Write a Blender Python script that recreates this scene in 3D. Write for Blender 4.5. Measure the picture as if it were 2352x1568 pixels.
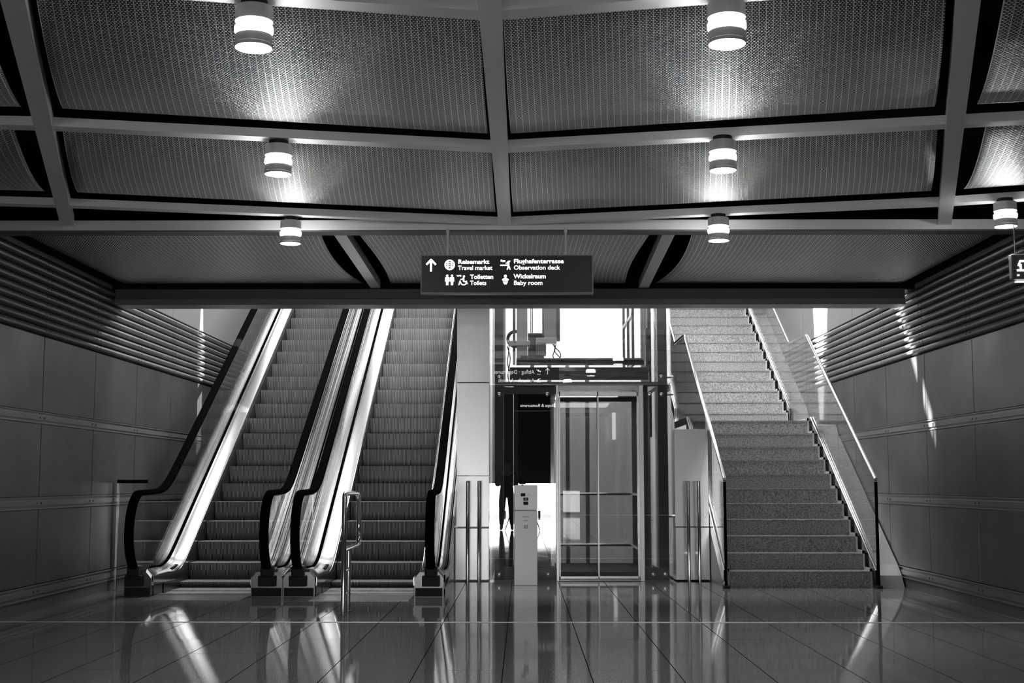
import bpy, bmesh, math, random
from mathutils import Vector, Matrix
random.seed(7)
for o in list(bpy.data.objects): bpy.data.objects.remove(o)
S = bpy.context.scene
COL = S.collection
PI = math.pi

# ------------------------------------------------------------------ camera, world, light
cam = bpy.data.objects.new('camera', bpy.data.cameras.new('camera'))
COL.objects.link(cam)
cam.location = (0, 0, 1.1)
cam.rotation_euler = (math.radians(90 + 6.126), 0, math.radians(0.4557))
cam.data.sensor_width = 36
cam.data.lens = 45.918
cam.data.clip_start = 0.05
cam.data.clip_end = 200
S.camera = cam
S.view_settings.view_transform = 'Standard'
S.view_settings.look = 'None'
S.view_settings.exposure = 0.55
S.view_settings.gamma = 1
S.view_settings.use_curve_mapping = False
W = bpy.data.worlds.new('world'); S.world = W
W.use_nodes = True
W.node_tree.nodes['Background'].inputs[0].default_value = (0.9, 0.9, 0.9, 1)
W.node_tree.nodes['Background'].inputs[1].default_value = 0.6

sp = bpy.data.lights.new('wall_grazing_spot', 'SPOT'); sp.energy = 9000; sp.spot_size = math.radians(17); sp.spot_blend = 0.25; sp.shadow_soft_size = 0.02  # added spot imitating a strip of reflected sun on the left wall
spo = bpy.data.objects.new('wall_grazing_spot', sp); COL.objects.link(spo)
spo.location = (-0.6, 17.2, 6.9)
spo.rotation_euler = (Vector((-4.2, 16.95, 2.35)) - Vector(spo.location)).to_track_quat('-Z', 'Y').to_euler()
spo.scale = (0.14, 1, 1)
def area(name, loc, rot, sx, sy, power, spread=180):
    l = bpy.data.lights.new(name, 'AREA'); l.shape = 'RECTANGLE'
    l.size = sx; l.size_y = sy; l.energy = power; l.spread = math.radians(spread)
    o = bpy.data.objects.new(name, l); COL.objects.link(o)
    o.location = loc; o.rotation_euler = [math.radians(a) for a in rot]
    return o
SUN_D = Vector((1.6, -1.1, -1.45)).normalized()
sun = bpy.data.lights.new('sun', 'SUN'); sun.energy = 60; sun.angle = math.radians(0.6)
so = bpy.data.objects.new('sun', sun); COL.objects.link(so)
so.rotation_euler = SUN_D.to_track_quat('-Z', 'Y').to_euler()
# daylight through the glass roof over the stair hall (three glazed bays)
area('roof_daylight_first_bay', (-0.1, 15.4, 7.3), (0, 0, 0), 7.0, 1.6, 330)
area('roof_daylight_second_bay', (-0.1, 18.6, 7.3), (0, 0, 0), 7.0, 1.5, 180)
area('roof_daylight_third_bay', (-0.1, 22.6, 7.3), (0, 0, 0), 7.0, 2.2, 190)
area('lift_shaft_strip_light', (0.5, 17.0, 5.6), (22, 0, 0), 1.5, 0.5, 150, 110)  # added area light brightening the white wall behind the lift
area('entrance_daylight', (-3.7, -14.0, 0.6), (90, 0, 0), 9.6, 0.9, 130)
# daylight of the entrance behind the photographer

# ------------------------------------------------------------------ materials
def mat(name, col=0.5, rough=0.5, metal=0.0, emit=0.0, spec=0.5, coat=0.0):
    m = bpy.data.materials.new(name); m.use_nodes = True
    b = m.node_tree.nodes['Principled BSDF']
    b.inputs['Base Color'].default_value = (col, col, col, 1)
    b.inputs['Roughness'].default_value = rough
    b.inputs['Metallic'].default_value = metal
    b.inputs['Specular IOR Level'].default_value = spec
    b.inputs['Coat Weight'].default_value = coat
    if emit:
        b.inputs['Emission Color'].default_value = (1, 1, 1, 1)
        b.inputs['Emission Strength'].default_value = emit
    return m
class NT:
    def __init__(s, m): s.t = m.node_tree; s.b = s.t.nodes['Principled BSDF']
    def n(s, k, **kw):
        x = s.t.nodes.new(k)
        for a, v in kw.items():
            if a.startswith('i_'): x.inputs[a[2:].replace('_', ' ')].default_value = v
            else: setattr(x, a, v)
        return x
    def l(s, a, b): s.t.links.new(a, b)
    def math(s, op, a, b=None, c=None):
        x = s.t.nodes.new('ShaderNodeMath'); x.operation = op
        for i, v in enumerate((a, b, c)):
            if v is None: continue
            if isinstance(v, (int, float)): x.inputs[i].default_value = v
            else: s.l(v, x.inputs[i])
        return x.outputs[0]
    def coord(s, kind='Object'):
        return s.n('ShaderNodeTexCoord').outputs[kind]
    def xyz(s, v):
        x = s.n('ShaderNodeSeparateXYZ'); s.l(v, x.inputs[0]); return x.outputs
    def noise(s, v, scale, detail=2, rough=0.5):
        x = s.n('ShaderNodeTexNoise'); s.l(v, x.inputs['Vector'])
        x.inputs['Scale'].default_value = scale; x.inputs['Detail'].default_value = detail
        x.inputs['Roughness'].default_value = rough
        return x.outputs['Fac']
    def ramp(s, f, pts):
        x = s.n('ShaderNodeValToRGB'); s.l(f, x.inputs[0])
        e = x.color_ramp.elements
        while len(e) < len(pts): e.new(0.5)
        for i, (p, c) in enumerate(pts): e[i].position = p; e[i].color = (c, c, c, 1)
        return x.outputs[0]
    def bump(s, h, dist, strength=1.0):
        x = s.n('ShaderNodeBump'); x.inputs['Distance'].default_value = dist
        x.inputs['Strength'].default_value = strength
        s.l(h, x.inputs['Height']); s.l(x.outputs[0], s.b.inputs['Normal'])
    def scaled(s, v, sx, sy, sz):
        x = s.n('ShaderNodeMapping'); s.l(v, x.inputs[0]); x.inputs['Scale'].default_value = (sx, sy, sz)
        return x.outputs[0]

def brushed(name, col, rough, stretch=(9, 1, 9), metal=1.0):
    m = mat(name, col, rough, metal); k = NT(m)
    v = k.scaled(k.coord(), *stretch)
    f = k.noise(v, 1, 2)
    k.bump(k.noise(k.coord(), 0.5, 0), 0.10, 0.12)
    return m
M = {}
M['steel'] = brushed('brushed_stainless_steel', 0.3, 0.22)
M['steel_v'] = brushed('vertical_brushed_steel', 0.55, 0.27, (9, 9, 1))
M['chrome'] = mat('polished_steel', 0.75, 0.12, 1)
M['lamp_grey'] = mat('grey_lacquer', 0.65, 0.38, 0.1)
M['bar'] = mat('grey_painted_bar', 0.85, 0.33, 0.1)
M['bar_dark'] = mat('dark_grey_painted_steel', 0.11, 0.45)
M['header'] = mat('dark_header_paint', 0.10, 0.5)
M['header_lip'] = mat('header_lip_paint', 0.2, 0.45)
M['rubber'] = mat('black_rubber', 0.004, 0.35, spec=0.0)
M['black'] = mat('matt_black', 0.006, 0.6)
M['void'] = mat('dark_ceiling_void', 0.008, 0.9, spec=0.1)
M['white'] = mat('white_paint', 0.85, 0.6)
M['frame_grey'] = mat('grey_lift_frame_paint', 0.30, 0.4)
M['fascia'] = mat('dark_lift_fascia', 0.09, 0.3)
M['sign_black'] = mat('black_sign_face', 0.006, 0.35)
M['sign_white'] = mat('lit_sign_lettering', 0.9, 0.5, emit=1.6)
M['lamp_on'] = mat('lit_lens', 0.9, 0.5, emit=40)
M['ring_on'] = mat('lit_ring', 0.9, 0.4, emit=34)
M['channel'] = mat('rail_channel_metal', 0.2, 0.35, 0.4)
M['rod'] = mat('pale_satin_rod', 0.75, 0.35, 0.3)
M['newel'] = mat('dark_polished_newel', 0.13, 0.22, 0.9)
M['plinth'] = mat('satin_plinth_sheet', 0.5, 0.34, 0.35)
M['trim_light'] = mat('light_step_trim', 0.5, 0.4, 0.2)
M['gap'] = mat('dark_gap', 0.01, 0.8)
M['skin'] = mat('skin', 0.4, 0.5)
M['cloth'] = mat('dark_cloth', 0.012, 0.9)
M['hair'] = mat('dark_hair', 0.01, 0.7)
M['skirt'] = mat('dark_coated_skirt', 0.05, 0.3, 0.7)  # dark reflection in the steel skirt put into the base colour
M['ped_dark'] = mat('satin_grey_metal', 0.6, 0.42, 0.75)
M['ped_light'] = mat('light_panel_face', 0.95, 0.45, 0.6)
M['ped_ink'] = mat('printed_grey_ink', 0.12, 0.5)

def glass(name, tint=0.93, refl=0.06, gain=1.0):
    m = bpy.data.materials.new(name); m.use_nodes = True
    t = m.node_tree; t.nodes.clear()
    out = t.nodes.new('ShaderNodeOutputMaterial')
    tr = t.nodes.new('ShaderNodeBsdfTransparent'); tr.inputs[0].default_value = (tint, tint, tint, 1)
    gl = t.nodes.new('ShaderNodeBsdfGlossy'); gl.inputs['Roughness'].default_value = 0.0
    gl.inputs[0].default_value = (1, 1, 1, 1)
    lw = t.nodes.new('ShaderNodeLayerWeight'); lw.inputs[0].default_value = 0.5
    p = t.nodes.new('ShaderNodeMath'); p.operation = 'POWER'; p.inputs[1].default_value = 4
    t.links.new(lw.outputs['Facing'], p.inputs[0])
    a = t.nodes.new('ShaderNodeMath'); a.operation = 'MULTIPLY_ADD'
    a.inputs[1].default_value = 0.8 * gain; a.inputs[2].default_value = refl
    t.links.new(p.outputs[0], a.inputs[0])
    c = t.nodes.new('ShaderNodeClamp'); t.links.new(a.outputs[0], c.inputs[0])
    mx = t.nodes.new('ShaderNodeMixShader')
    t.links.new(c.outputs[0], mx.inputs[0]); t.links.new(tr.outputs[0], mx.inputs[1]); t.links.new(gl.outputs[0], mx.inputs[2])
    t.links.new(mx.outputs[0], out.inputs[0])
    return m
M['glass'] = glass('clear_glass', 0.93, 0.05)
M['glass_lift'] = glass('lift_glass', 0.8, 0.2)
M['glass_door'] = glass('lift_door_glass', 0.72, 0.22)
M['glass_upper'] = glass('upper_lift_glass', 0.85, 0.12)
M['glass_ring'] = glass('lamp_glass', 0.95, 0.10)

# floor: polished granite slabs, long joints running to the stairs
def floor_mat(name, a, b, rough):
    m = mat(name, a, rough); k = NT(m)
    v = k.coord(); x, y, z = k.xyz(v)
    sp = k.noise(v, 150, 4, 0.75)
    cl = k.noise(v, 1.3, 3)
    c1 = k.ramp(sp, [(0.40, a), (0.60, b)])
    fx = k.math('FRACT', k.math('DIVIDE', k.math('ADD', x, 100 * 0.507 + 0.119), 0.507))
    jx = k.math('LESS_THAN', fx, 0.012)
    row = k.math('FLOOR', k.math('DIVIDE', k.math('ADD', x, 100 * 0.507 + 0.119), 0.507))
    off = k.math('MULTIPLY', k.math('MODULO', row, 2.0), 0.5)
    fy = k.math('FRACT', k.math('ADD', k.math('DIVIDE', k.math('ADD', y, 0.42), 1.5), off))
    jy = k.math('LESS_THAN', fy, 0.003)
    j = k.math('MAXIMUM', jx, jy)
    mx = k.n('ShaderNodeMix', data_type='RGBA'); k.l(j, mx.inputs[0]); k.l(c1, mx.inputs[6]); mx.inputs[7].default_value = (0.01, 0.01, 0.01, 1)
    k.l(mx.outputs[2], k.b.inputs['Base Color'])
    k.l(k.math('MULTIPLY_ADD', j, 0.0, k.ramp(cl, [(0.3, rough * 0.7), (0.7, rough * 1.4)])), k.b.inputs['Roughness'])
    k.l(k.math('MULTIPLY_ADD', j, -0.5, 0.5), k.b.inputs['Specular IOR Level'])
    # every slab lies at a hair of its own tilt
    cb = k.n('ShaderNodeCombineXYZ'); k.l(row, cb.inputs[0])
    k.l(k.math('FLOOR', k.math('ADD', k.math('DIVIDE', k.math('ADD', y, 0.42), 1.5), off)), cb.inputs[1])
    wn = k.n('ShaderNodeTexWhiteNoise'); k.l(cb.outputs[0], wn.inputs[0])
    s0 = k.n('ShaderNodeVectorMath', operation='SUBTRACT'); k.l(wn.outputs['Color'], s0.inputs[0]); s0.inputs[1].default_value = (0.5, 0.5, 0.5)
    s1 = k.n('ShaderNodeVectorMath', operation='MULTIPLY'); k.l(s0.outputs[0], s1.inputs[0]); s1.inputs[1].default_value = (0.006, 0.003, 0)
    s2 = k.n('ShaderNodeVectorMath', operation='ADD'); k.l(s1.outputs[0], s2.inputs[0]); s2.inputs[1].default_value = (0, 0, 1)
    s3 = k.n('ShaderNodeVectorMath', operation='NORMALIZE'); k.l(s2.outputs[0], s3.inputs[0])
    k.l(s3.outputs[0], k.b.inputs['Normal'])
    return m
M['floor'] = floor_mat('polished_granite_floor', 0.05, 0.34, 0.05)
M['strip'] = mat('floor_metal_strip', 0.8, 0.35, 0.2)

def granite(name, a, b, rough=0.35, scale=75):
    m = mat(name, a, rough); k = NT(m)
    v = k.coord()
    sp = k.noise(v, scale, 5, 0.75)
    k.l(k.ramp(sp, [(0.38, a), (0.62, b)]), k.b.inputs['Base Color'])
    k.bump(sp, 0.003, 0.4)
    return m
M['granite'] = granite('speckled_granite', 0.10, 0.52)
M['tread'] = granite('polished_tread_edge', 0.14, 0.42, 0.25)

def panel_mat():
    m = mat('satin_wall_panel', 0.2, 0.33, 0.3); k = NT(m)
    c = k.noise(k.coord(), 0.9, 3)
    k.l(k.ramp(c, [(0.3, 0.075), (0.7, 0.12)]), k.b.inputs['Base Color'])
    k.l(k.ramp(k.noise(k.coord(), 2.0, 3), [(0.3, 0.3), (0.7, 0.42)]), k.b.inputs['Roughness'])
    return m
M['panel'] = panel_mat()
M['slat'] = mat('ribbed_metal_slat', 0.26, 0.3, 0.45)
M['upper_panel'] = mat('light_upper_wall_panel', 0.26, 0.45)

def sail_mat():
    m = mat('woven_metal_mesh', 0.4, 0.36, 0.88); k = NT(m)
    uv = k.n('ShaderNodeTexCoord').outputs['UV']
    x, y, z = k.xyz(uv)
    row = k.math('FLOOR', k.math('DIVIDE', y, 0.019))
    # weft wires: undulating rows
    xs = k.math('ADD', k.math('DIVIDE', x, 0.021), k.math('MULTIPLY', k.math('MODULO', row, 2.0), 0.5))
    wx = k.math('ABSOLUTE', k.math('SINE', k.math('MULTIPLY', xs, PI)))
    wy = k.math('ABSOLUTE', k.math('SINE', k.math('MULTIPLY', k.math('DIVIDE', y, 0.019), PI)))
    h = k.math('MULTIPLY', wx, wy)
    fx = k.math('FRACT', k.math('DIVIDE', x, 0.042))
    rod = k.math('MULTIPLY', k.math('LESS_THAN', fx, 0.09), 0.9)
    hh = k.math('MAXIMUM', h, rod)
    col = k.ramp(hh, [(0.3, 0.012), (0.72, 1.0)])
    k.l(col, k.b.inputs['Base Color'])
    k.bump(hh, 0.005, 0.8)
    return m
M['sail'] = sail_mat()

def cleat_mat():
    m = mat('cleated_step_metal', 0.3, 0.42, 0.35); k = NT(m)
    x, y, z = k.xyz(k.coord())
    s = k.math('SINE', k.math('MULTIPLY', x, 2 * PI / 0.0155))
    n = k.noise(k.scaled(k.coord(), 40, 1, 1), 1, 2)
    f = k.math('ADD', k.math('MULTIPLY_ADD', s, 0.3, 0.35), k.math('MULTIPLY', n, 0.3))
    k.l(k.ramp(f, [(0.15, 0.04), (0.9, 0.5)]), k.b.inputs['Base Color'])
    k.bump(s, 0.003, 0.5)
    return m
M['cleat'] = cleat_mat()
M['comb'] = mat('comb_plate_metal', 0.2, 0.3, 0.8)

# ------------------------------------------------------------------ helpers
class MB:
    def __init__(s): s.b = bmesh.new(); s.mi = 0
    def _f(s, vs):
        try: f = s.b.faces.new(vs); f.material_index = s.mi; return f
        except ValueError: return None
    def box(s, x0, x1, y0, y1, z0, z1, bev=0.0):
        vs = [s.b.verts.new(p) for p in ((x0,y0,z0),(x1,y0,z0),(x1,y1,z0),(x0,y1,z0),(x0,y0,z1),(x1,y0,z1),(x1,y1,z1),(x0,y1,z1))]
        fs = [s._f([vs[i] for i in q]) for q in ((0,3,2,1),(4,5,6,7),(0,1,5,4),(1,2,6,5),(2,3,7,6),(3,0,4,7))]
        if bev:
            es = list({e for f in fs for e in f.edges})
            r = bmesh.ops.bevel(s.b, geom=es, offset=bev, segments=2, affect='EDGES', profile=0.6)
            for f in r['faces']: f.material_index = s.mi
        return s
    def tube(s, pts, r, n=12, cap=True, closed=False):
        pts = [Vector(p) for p in pts]; rings = []
        up = Vector((0, 0, 1)); prev = None
        for i, p in enumerate(pts):
            a = pts[i - 1] if i else p; c = pts[i + 1] if i < len(pts) - 1 else p
            if closed: a = pts[i - 1]; c = pts[(i + 1) % len(pts)]
            t = (c - a).normalized()
            if prev is None:
                ref = up if abs(t.z) < 0.9 else Vector((1, 0, 0))
                u = t.cross(ref).normalized()
            else:
                u = (prev - t * prev.dot(t)).normalized()
            prev = u; w = t.cross(u)
            rr = r[i] if isinstance(r, (list, tuple)) else r
            rings.append([s.b.verts.new(p + (u * math.cos(2*PI*k/n) + w * math.sin(2*PI*k/n)) * rr) for k in range(n)])
        m = len(rings)
        for i in range(m if closed else m - 1):
            A, B = rings[i], rings[(i + 1) % m]
            for k in range(n): s._f([A[k], A[(k+1) % n], B[(k+1) % n], B[k]])
        if cap and not closed: s._f(rings[0][::-1]); s._f(rings[-1])
        return s
    def lathe(s, prof, c, n=40, cap=True):
        rings = []
        for r, z in prof:
            rings.append([s.b.verts.new((c[0] + r*math.cos(2*PI*k/n), c[1] + r*math.sin(2*PI*k/n), c[2] + z)) for k in range(n)])
        for A, B in zip(rings, rings[1:]):
            for k in range(n): s._f([A[k], A[(k+1) % n], B[(k+1) % n], B[k]])
        if cap: s._f(rings[0][::-1]); s._f(rings[-1])
        return s
    def loft(s, secs, closed_sec=True, cap=True):
        R = [[s.b.verts.new(p) for p in q] for q in secs]
        n = len(R[0])
        for A, B in zip(R, R[1:]):
            for k in range(n if closed_sec else n - 1): s._f([A[k], A[(k+1) % n], B[(k+1) % n], B[k]])
        if cap and closed_sec: s._f(R[0][::-1]); s._f(R[-1])
        return s
    def prism_x(s, poly, x0, x1):      # poly of (y,z)
        return s.loft([[(x0, y, z) for y, z in poly], [(x1, y, z) for y, z in poly]])
    def prism_z(s, poly, z0, z1):
        return s.loft([[(x, y, z0) for x, y in poly], [(x, y, z1) for x, y in poly]])
    def prism_y(s, poly, y0, y1):
        return s.loft([[(x, y0, z) for x, z in poly], [(x, y1, z) for x, z in poly]])
    def build(s, name, m, parent=None, smooth=False, loc=None, norm=True):
        if norm: bmesh.ops.recalc_face_normals(s.b, faces=s.b.faces)
        me = bpy.data.meshes.new(name)
        org = Vector(loc) if loc else Vector((0, 0, 0))
        s.b.to_mesh(me); s.b.free()
        if org.length: me.transform(Matrix.Translation(-org))
        ms = m if isinstance(m, (list, tuple)) else [m]
        for q in ms: me.materials.append(M[q] if isinstance(q, str) else q)
        if smooth:
            for p in me.polygons: p.use_smooth = True
            me.set_sharp_from_angle(angle=math.radians(35))
        o = bpy.data.objects.new(name, me); COL.objects.link(o)
        if parent is not None: o.parent = parent; o.location = org - parent.location if True else org
        else: o.location = org
        if parent is not None and parent.parent is not None:
            o.location = org - parent.location - parent.parent.location
        return o
def tag(o, label=None, cat=None, group=None, kind=None):
    if label: o['label'] = label
    if cat: o['category'] = cat
    if group: o['group'] = group
    if kind: o['kind'] = kind
    return o
def thing(name, label, cat, loc=(0,0,0), group=None):
    o = bpy.data.objects.new(name, None); COL.objects.link(o); o.location = loc; o.empty_display_size = 0.1
    return tag(o, label, cat, group)
def struct(o, label=None): o['kind'] = 'structure'; 
def copy_tree(o, parent=None):
    c = o.copy(); COL.objects.link(c); c.parent = parent
    for ch in [q for q in bpy.data.objects if q.parent == o]: copy_tree(ch, c)
    return c
def text_mesh(txt, size, bold=0.0, extrude=0.0015, align='LEFT'):
    cu = bpy.data.curves.new('t', 'FONT'); cu.body = txt; cu.size = size; cu.extrude = extrude
    cu.offset = bold; cu.align_x = align; cu.resolution_u = 3
    o = bpy.data.objects.new('t', cu); COL.objects.link(o)
    bpy.context.view_layer.update()
    dg = bpy.context.evaluated_depsgraph_get()
    me = bpy.data.meshes.new_from_object(o.evaluated_get(dg))
    bpy.data.objects.remove(o); bpy.data.curves.remove(cu)
    return me
def text_obj(name, txt, size, loc, m, parent, facing='-Y', bold=0.0, width=None):
    """lettering on a vertical face; facing -Y reads for someone looking along +Y"""
    me = text_mesh(txt, size, bold); me.materials.append(M[m])
    w = max(v.co.x for v in me.vertices) - min(v.co.x for v in me.vertices)
    k = (width / w) if width else 1
    R = Matrix.Rotation(PI/2, 4, 'X')
    if facing == '+Y': R = Matrix.Rotation(PI, 4, 'Z') @ R
    me.transform(R @ Matrix.Diagonal((k, 1, 1, 1)))
    o = bpy.data.objects.new(name, me); COL.objects.link(o); o.parent = parent
    o.location = Vector(loc) - parent.location
    return o
XL, XR, XC = -4.2, 4.0, -0.135

# ------------------------------------------------------------------ setting: floor
b = MB(); b.box(XL - 0.1, XR + 0.1, 1.4, 27, -0.2, 0); b.box(-9.2, 9.2, -14, 1.4, -0.2, 0)
struct(b.build('floor', 'floor'))
b = MB(); b.box(XL + .02, XR - .02, 10.44, 10.463, 0, 0.003)
struct(b.build('trim_floor_strip', 'strip'))
# ------------------------------------------------------------------ setting: panelled walls
ROWS = [(0.222, 0.858), (0.972, 1.598), (1.708, 2.366)]
RAILS = [(0.10, 0.215), (0.862, 0.968), (1.602, 1.704)]
def wall(side, X, s, y_seam):
    # s = +1: wall face looks towards +X
    def bx(bb, d0, d1, y0, y1, z0, z1, bev=0):
        a, c = X + s*d0, X + s*d1
        bb.box(min(a, c), max(a, c), y0, y1, z0, z1, bev)
    bb = MB()
    bx(bb, -0.25, -0.03, 1.4, 27.2, 0, 7.6)
    struct(bb.build('wall_' + side, 'gap'))
    ys = []
    y = y_seam
    while y > -14: y -= 1.388
    while y < 27.2: ys.append(y); y += 1.388
    p = MB()
    for y in ys:
        if y < 2.0: continue
        for z0, z1 in ROWS:
            bx(p, -0.03, 0.0, y + 0.006, min(y + 1.382, 27), z0, z1, 0.004)
    struct(p.build('wall_' + side + '_panelling', 'panel'))
    p = MB()
    for y in ys:
        if y < 2.0: continue
        z = 3.06
        for i in range(3):
            bx(p, -0.03, 0.0, y + 0.006, min(y + 1.382, 27), z + 1.45*i, z + 1.45*i + 1.43, 0.004)
    struct(p.build('wall_' + side + '_upper_panelling', 'upper_panel'))
    n = 1
    for z0, z1 in RAILS:
        r = MB()
        bx(r, -0.03, -0.008, 0, 27, z0, z1)
        h = z1 - z0
        bx(r, -0.01, 0.004, 0, 27, z0 + h*0.28, z1 - h*0.28, 0.003)
        bx(r, -0.01, 0.006, 0, 27, z1 - 0.010, z1, 0.002)
        bx(r, -0.01, 0.006, 0, 27, z0, z0 + 0.010, 0.002)
        y = ys[0]
        struct(r.build('trim_rail_%s_%d' % (side, n), 'channel'))
        n += 1
    r = MB()
    for y in ys:
        if y < 2: continue
        for z0, z1 in RAILS:
            zc = (z0 + z1)/2
            for dy in (-0.05, 0.05):
                a, c = X + s*0.003, X + s*0.0065
                r.box(min(a, c), max(a, c), y+dy-.009, y+dy+.009, zc-.009, zc+.009, 0.003)
    struct(r.build('trim_rail_screws_' + side, 'black'))
    bl = MB(); bx(bl, -0.03, -0.012, 0, 27, 0, 0.095)
    struct(bl.build('baseboard_' + side, 'bar_dark'))
    # ribbed metal band
    sl = MB(); pitch = 0.0745; z = 2.385; i = 0
    while z < 3.02:
        prof = [(-0.03, z), (0.0, z + 0.004), (0.022, z + 0.016), (0.028, z + 0.030), (0.020, z + 0.046), (-0.004, z + 0.060), (-0.03, z + 0.066)]
        sl.loft([[(X + s*d, 0.0, q) for d, q in prof], [(X + s*d, 27.0, q) for d, q in prof]])
        z += pitch
    struct(sl.build('trim_slat_band_' + side, 'slat', smooth=True))
    sc = MB(); z = 2.385
    while z < 3.02:
        for y in ys:
            if 9 < y < 20:
                for dy in (-0.05, 0.05):
                    a, c = X + s*0.02, X + s*0.0295
                    sc.box(min(a, c), max(a, c), y+dy-.006, y+dy+.006, z + .024, z + .036)
        z += pitch
    struct(sc.build('trim_slat_screws_' + side, 'black'))
wall('left', XL, 1, 11.388)
wall('right', XR, -1, 11.594)

# ------------------------------------------------------------------ setting: ceiling slab, header, upper hall
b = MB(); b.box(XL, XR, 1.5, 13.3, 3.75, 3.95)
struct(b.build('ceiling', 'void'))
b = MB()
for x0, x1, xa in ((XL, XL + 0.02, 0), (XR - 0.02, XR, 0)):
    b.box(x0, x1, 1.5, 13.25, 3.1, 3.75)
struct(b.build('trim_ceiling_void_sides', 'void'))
b = MB(); b.box(XL + 0.03, XR - 0.1, 13.22, 13.5, 2.95, 3.06); b.mi = 1
b.box(XL + 0.03, XR - 0.1, 13.20, 13.52, 2.895, 2.955, 0.004)
struct(b.build('trim_header_beam', ['header', 'header_lip']))
b = MB(); b.box(XL, XR, 13.3, 13.5, 3.06, 7.6)
struct(b.build('wall_bulkhead', 'upper_panel'))
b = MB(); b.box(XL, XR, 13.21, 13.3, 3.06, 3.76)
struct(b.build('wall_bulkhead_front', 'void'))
# upper floor and end wall
b = MB(); b.box(XL, -0.4, 21.3, 27, 3.85, 4.1); b.box(-0.4, 1.6, 18.3, 27, 3.85, 4.1); b.box(1.6, XR, 21.25, 27, 3.85, 4.1)
struct(b.build('floor_upper', 'floor'))
b = MB(); b.box(XL, XR, 27, 27.2, 0, 7.6)
struct(b.build('wall_back', 'white'))
b = MB(); b.box(-0.75, 1.66, 18.0, 18.3, 0, 4.1)
struct(b.build('wall_lift_back', 'white'))
# unseen roof, its two slots shaped to throw sun patches on the right wall
def hit(y, z):      # point on the right wall traced back to the roof plane
    t = (7.45 - z) / -SUN_D.z
    p = Vector((XR, y, z)) - SUN_D * t
    return (p.x, p.y)
patchA = [(16.9, 3.9), (17.9, 3.9), (17.62, 1.9), (17.42, 1.9)]
patchB = [(13.98, 3.35), (14.16, 3.35), (12.72, 1.46), (12.60, 1.56)]
b = MB()
# roof = big slab strips around the two slots (built as a triangulated plate with holes)
def plate_with_holes(bm_, outer, holes, z):
    from mathutils.geometry import tessellate_polygon
    polys = [[Vector((x, y, 0)) for x, y in outer]] + [[Vector((x, y, 0)) for x, y in h] for h in holes]
    flat = [p for q in polys for p in q]
    vs = [bm_.verts.new((p.x, p.y, z)) for p in flat]
    for t in tessellate_polygon(polys):
        try: bm_.faces.new([vs[i] for i in t])
        except ValueError: pass
hA = [hit(y, z) for y, z in patchA]; hB = [hit(y, z) for y, z in patchB]
plate_with_holes(b.b, [(-16, 13.3), (XR + .3, 13.3), (XR + .3, 27.2), (-16, 27.2)], [hA, hB], 7.45)
ro = b.build('ceiling_upper', 'white')
struct(ro)
sm = ro.modifiers.new('s', 'SOLIDIFY'); sm.thickness = 0.05
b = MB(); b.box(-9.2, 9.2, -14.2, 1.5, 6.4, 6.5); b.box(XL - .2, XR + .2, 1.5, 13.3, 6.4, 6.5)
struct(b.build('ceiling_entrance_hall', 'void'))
b = MB(); b.box(XL, XR, 1.3, 1.5, 3.75, 6.4); b.box(-9.2, XL, 1.3, 1.5, 0, 6.4); b.box(XR, 9.2, 1.3, 1.5, 0, 6.4)
struct(b.build('wall_ceiling_step', 'bar_dark'))
b = MB(); b.box(-9.2, -9.0, -14.2, 1.4, 0, 6.4); b.box(9.0, 9.2, -14.2, 1.4, 0, 6.4)
struct(b.build('wall_entrance_sides', 'bar_dark'))
b = MB(); b.box(-9.0, 9.0, -14.45, -14.2, 0, 6.4)
struct(b.build('wall_entrance', 'bar_dark'))

# ------------------------------------------------------------------ ceiling grid and sails
CY = -1.37
def pol(r, a): a = math.radians(a); return (XC + r*math.sin(a), CY + r*math.cos(a))
GZ = 3.078
DA = 16.7
def radial_beam(a, r0, r1, label):
    b = MB(); t = Vector((math.sin(math.radians(a)), math.cos(math.radians(a)), 0)); n = Vector((t.y, -t.x, 0))
    o = Vector((XC, CY, 0))
    ps = [o + t*r0 - n*.049, o + t*r0 + n*.049, o + t*r1 + n*.049, o + t*r1 - n*.049]
    b.prism_z([(p.x, p.y) for p in ps], GZ, GZ + 0.09)
    q = o + t*((r0+r1)/2); c = (q.x, q.y, GZ)
    tag(b.build('ceiling_beam', 'bar', loc=c), label, 'ceiling beam', 'radial ceiling beams')
def r_end(a):       # where a radial beam meets the cross frame
    return (10.02 - CY) / math.cos(math.radians(a))
radial_beam(0, 4.2, r_end(0), 'grey flat ceiling beam running down the middle between the mesh sails')
radial_beam(-DA, 4.2, r_end(DA), 'grey slanting ceiling beam left of the left column of lamps')
radial_beam(DA, 4.2, r_end(DA), 'grey slanting ceiling beam right of the right column of lamps')
RC = [4.48, 6.78, 9.08, 11.36]; RE = [4.44, 6.68, 8.92, 11.12]
def knot(row, c):       # corner of the grid: row 0..3, column line -2..2
    if abs(c) < 2: return Vector((*pol(RC[row] if c == 0 else RE[row], DA*c), 0))
    e = knot(row, 1 if c > 0 else -1)
    return Vector((XR - .06, e.y - .30, 0)) if c > 0 else Vector((XL + .06, e.y - .12, 0))
side = {-2: 'far left', -1: 'left', 0: 'right', 1: 'far right'}
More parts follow.
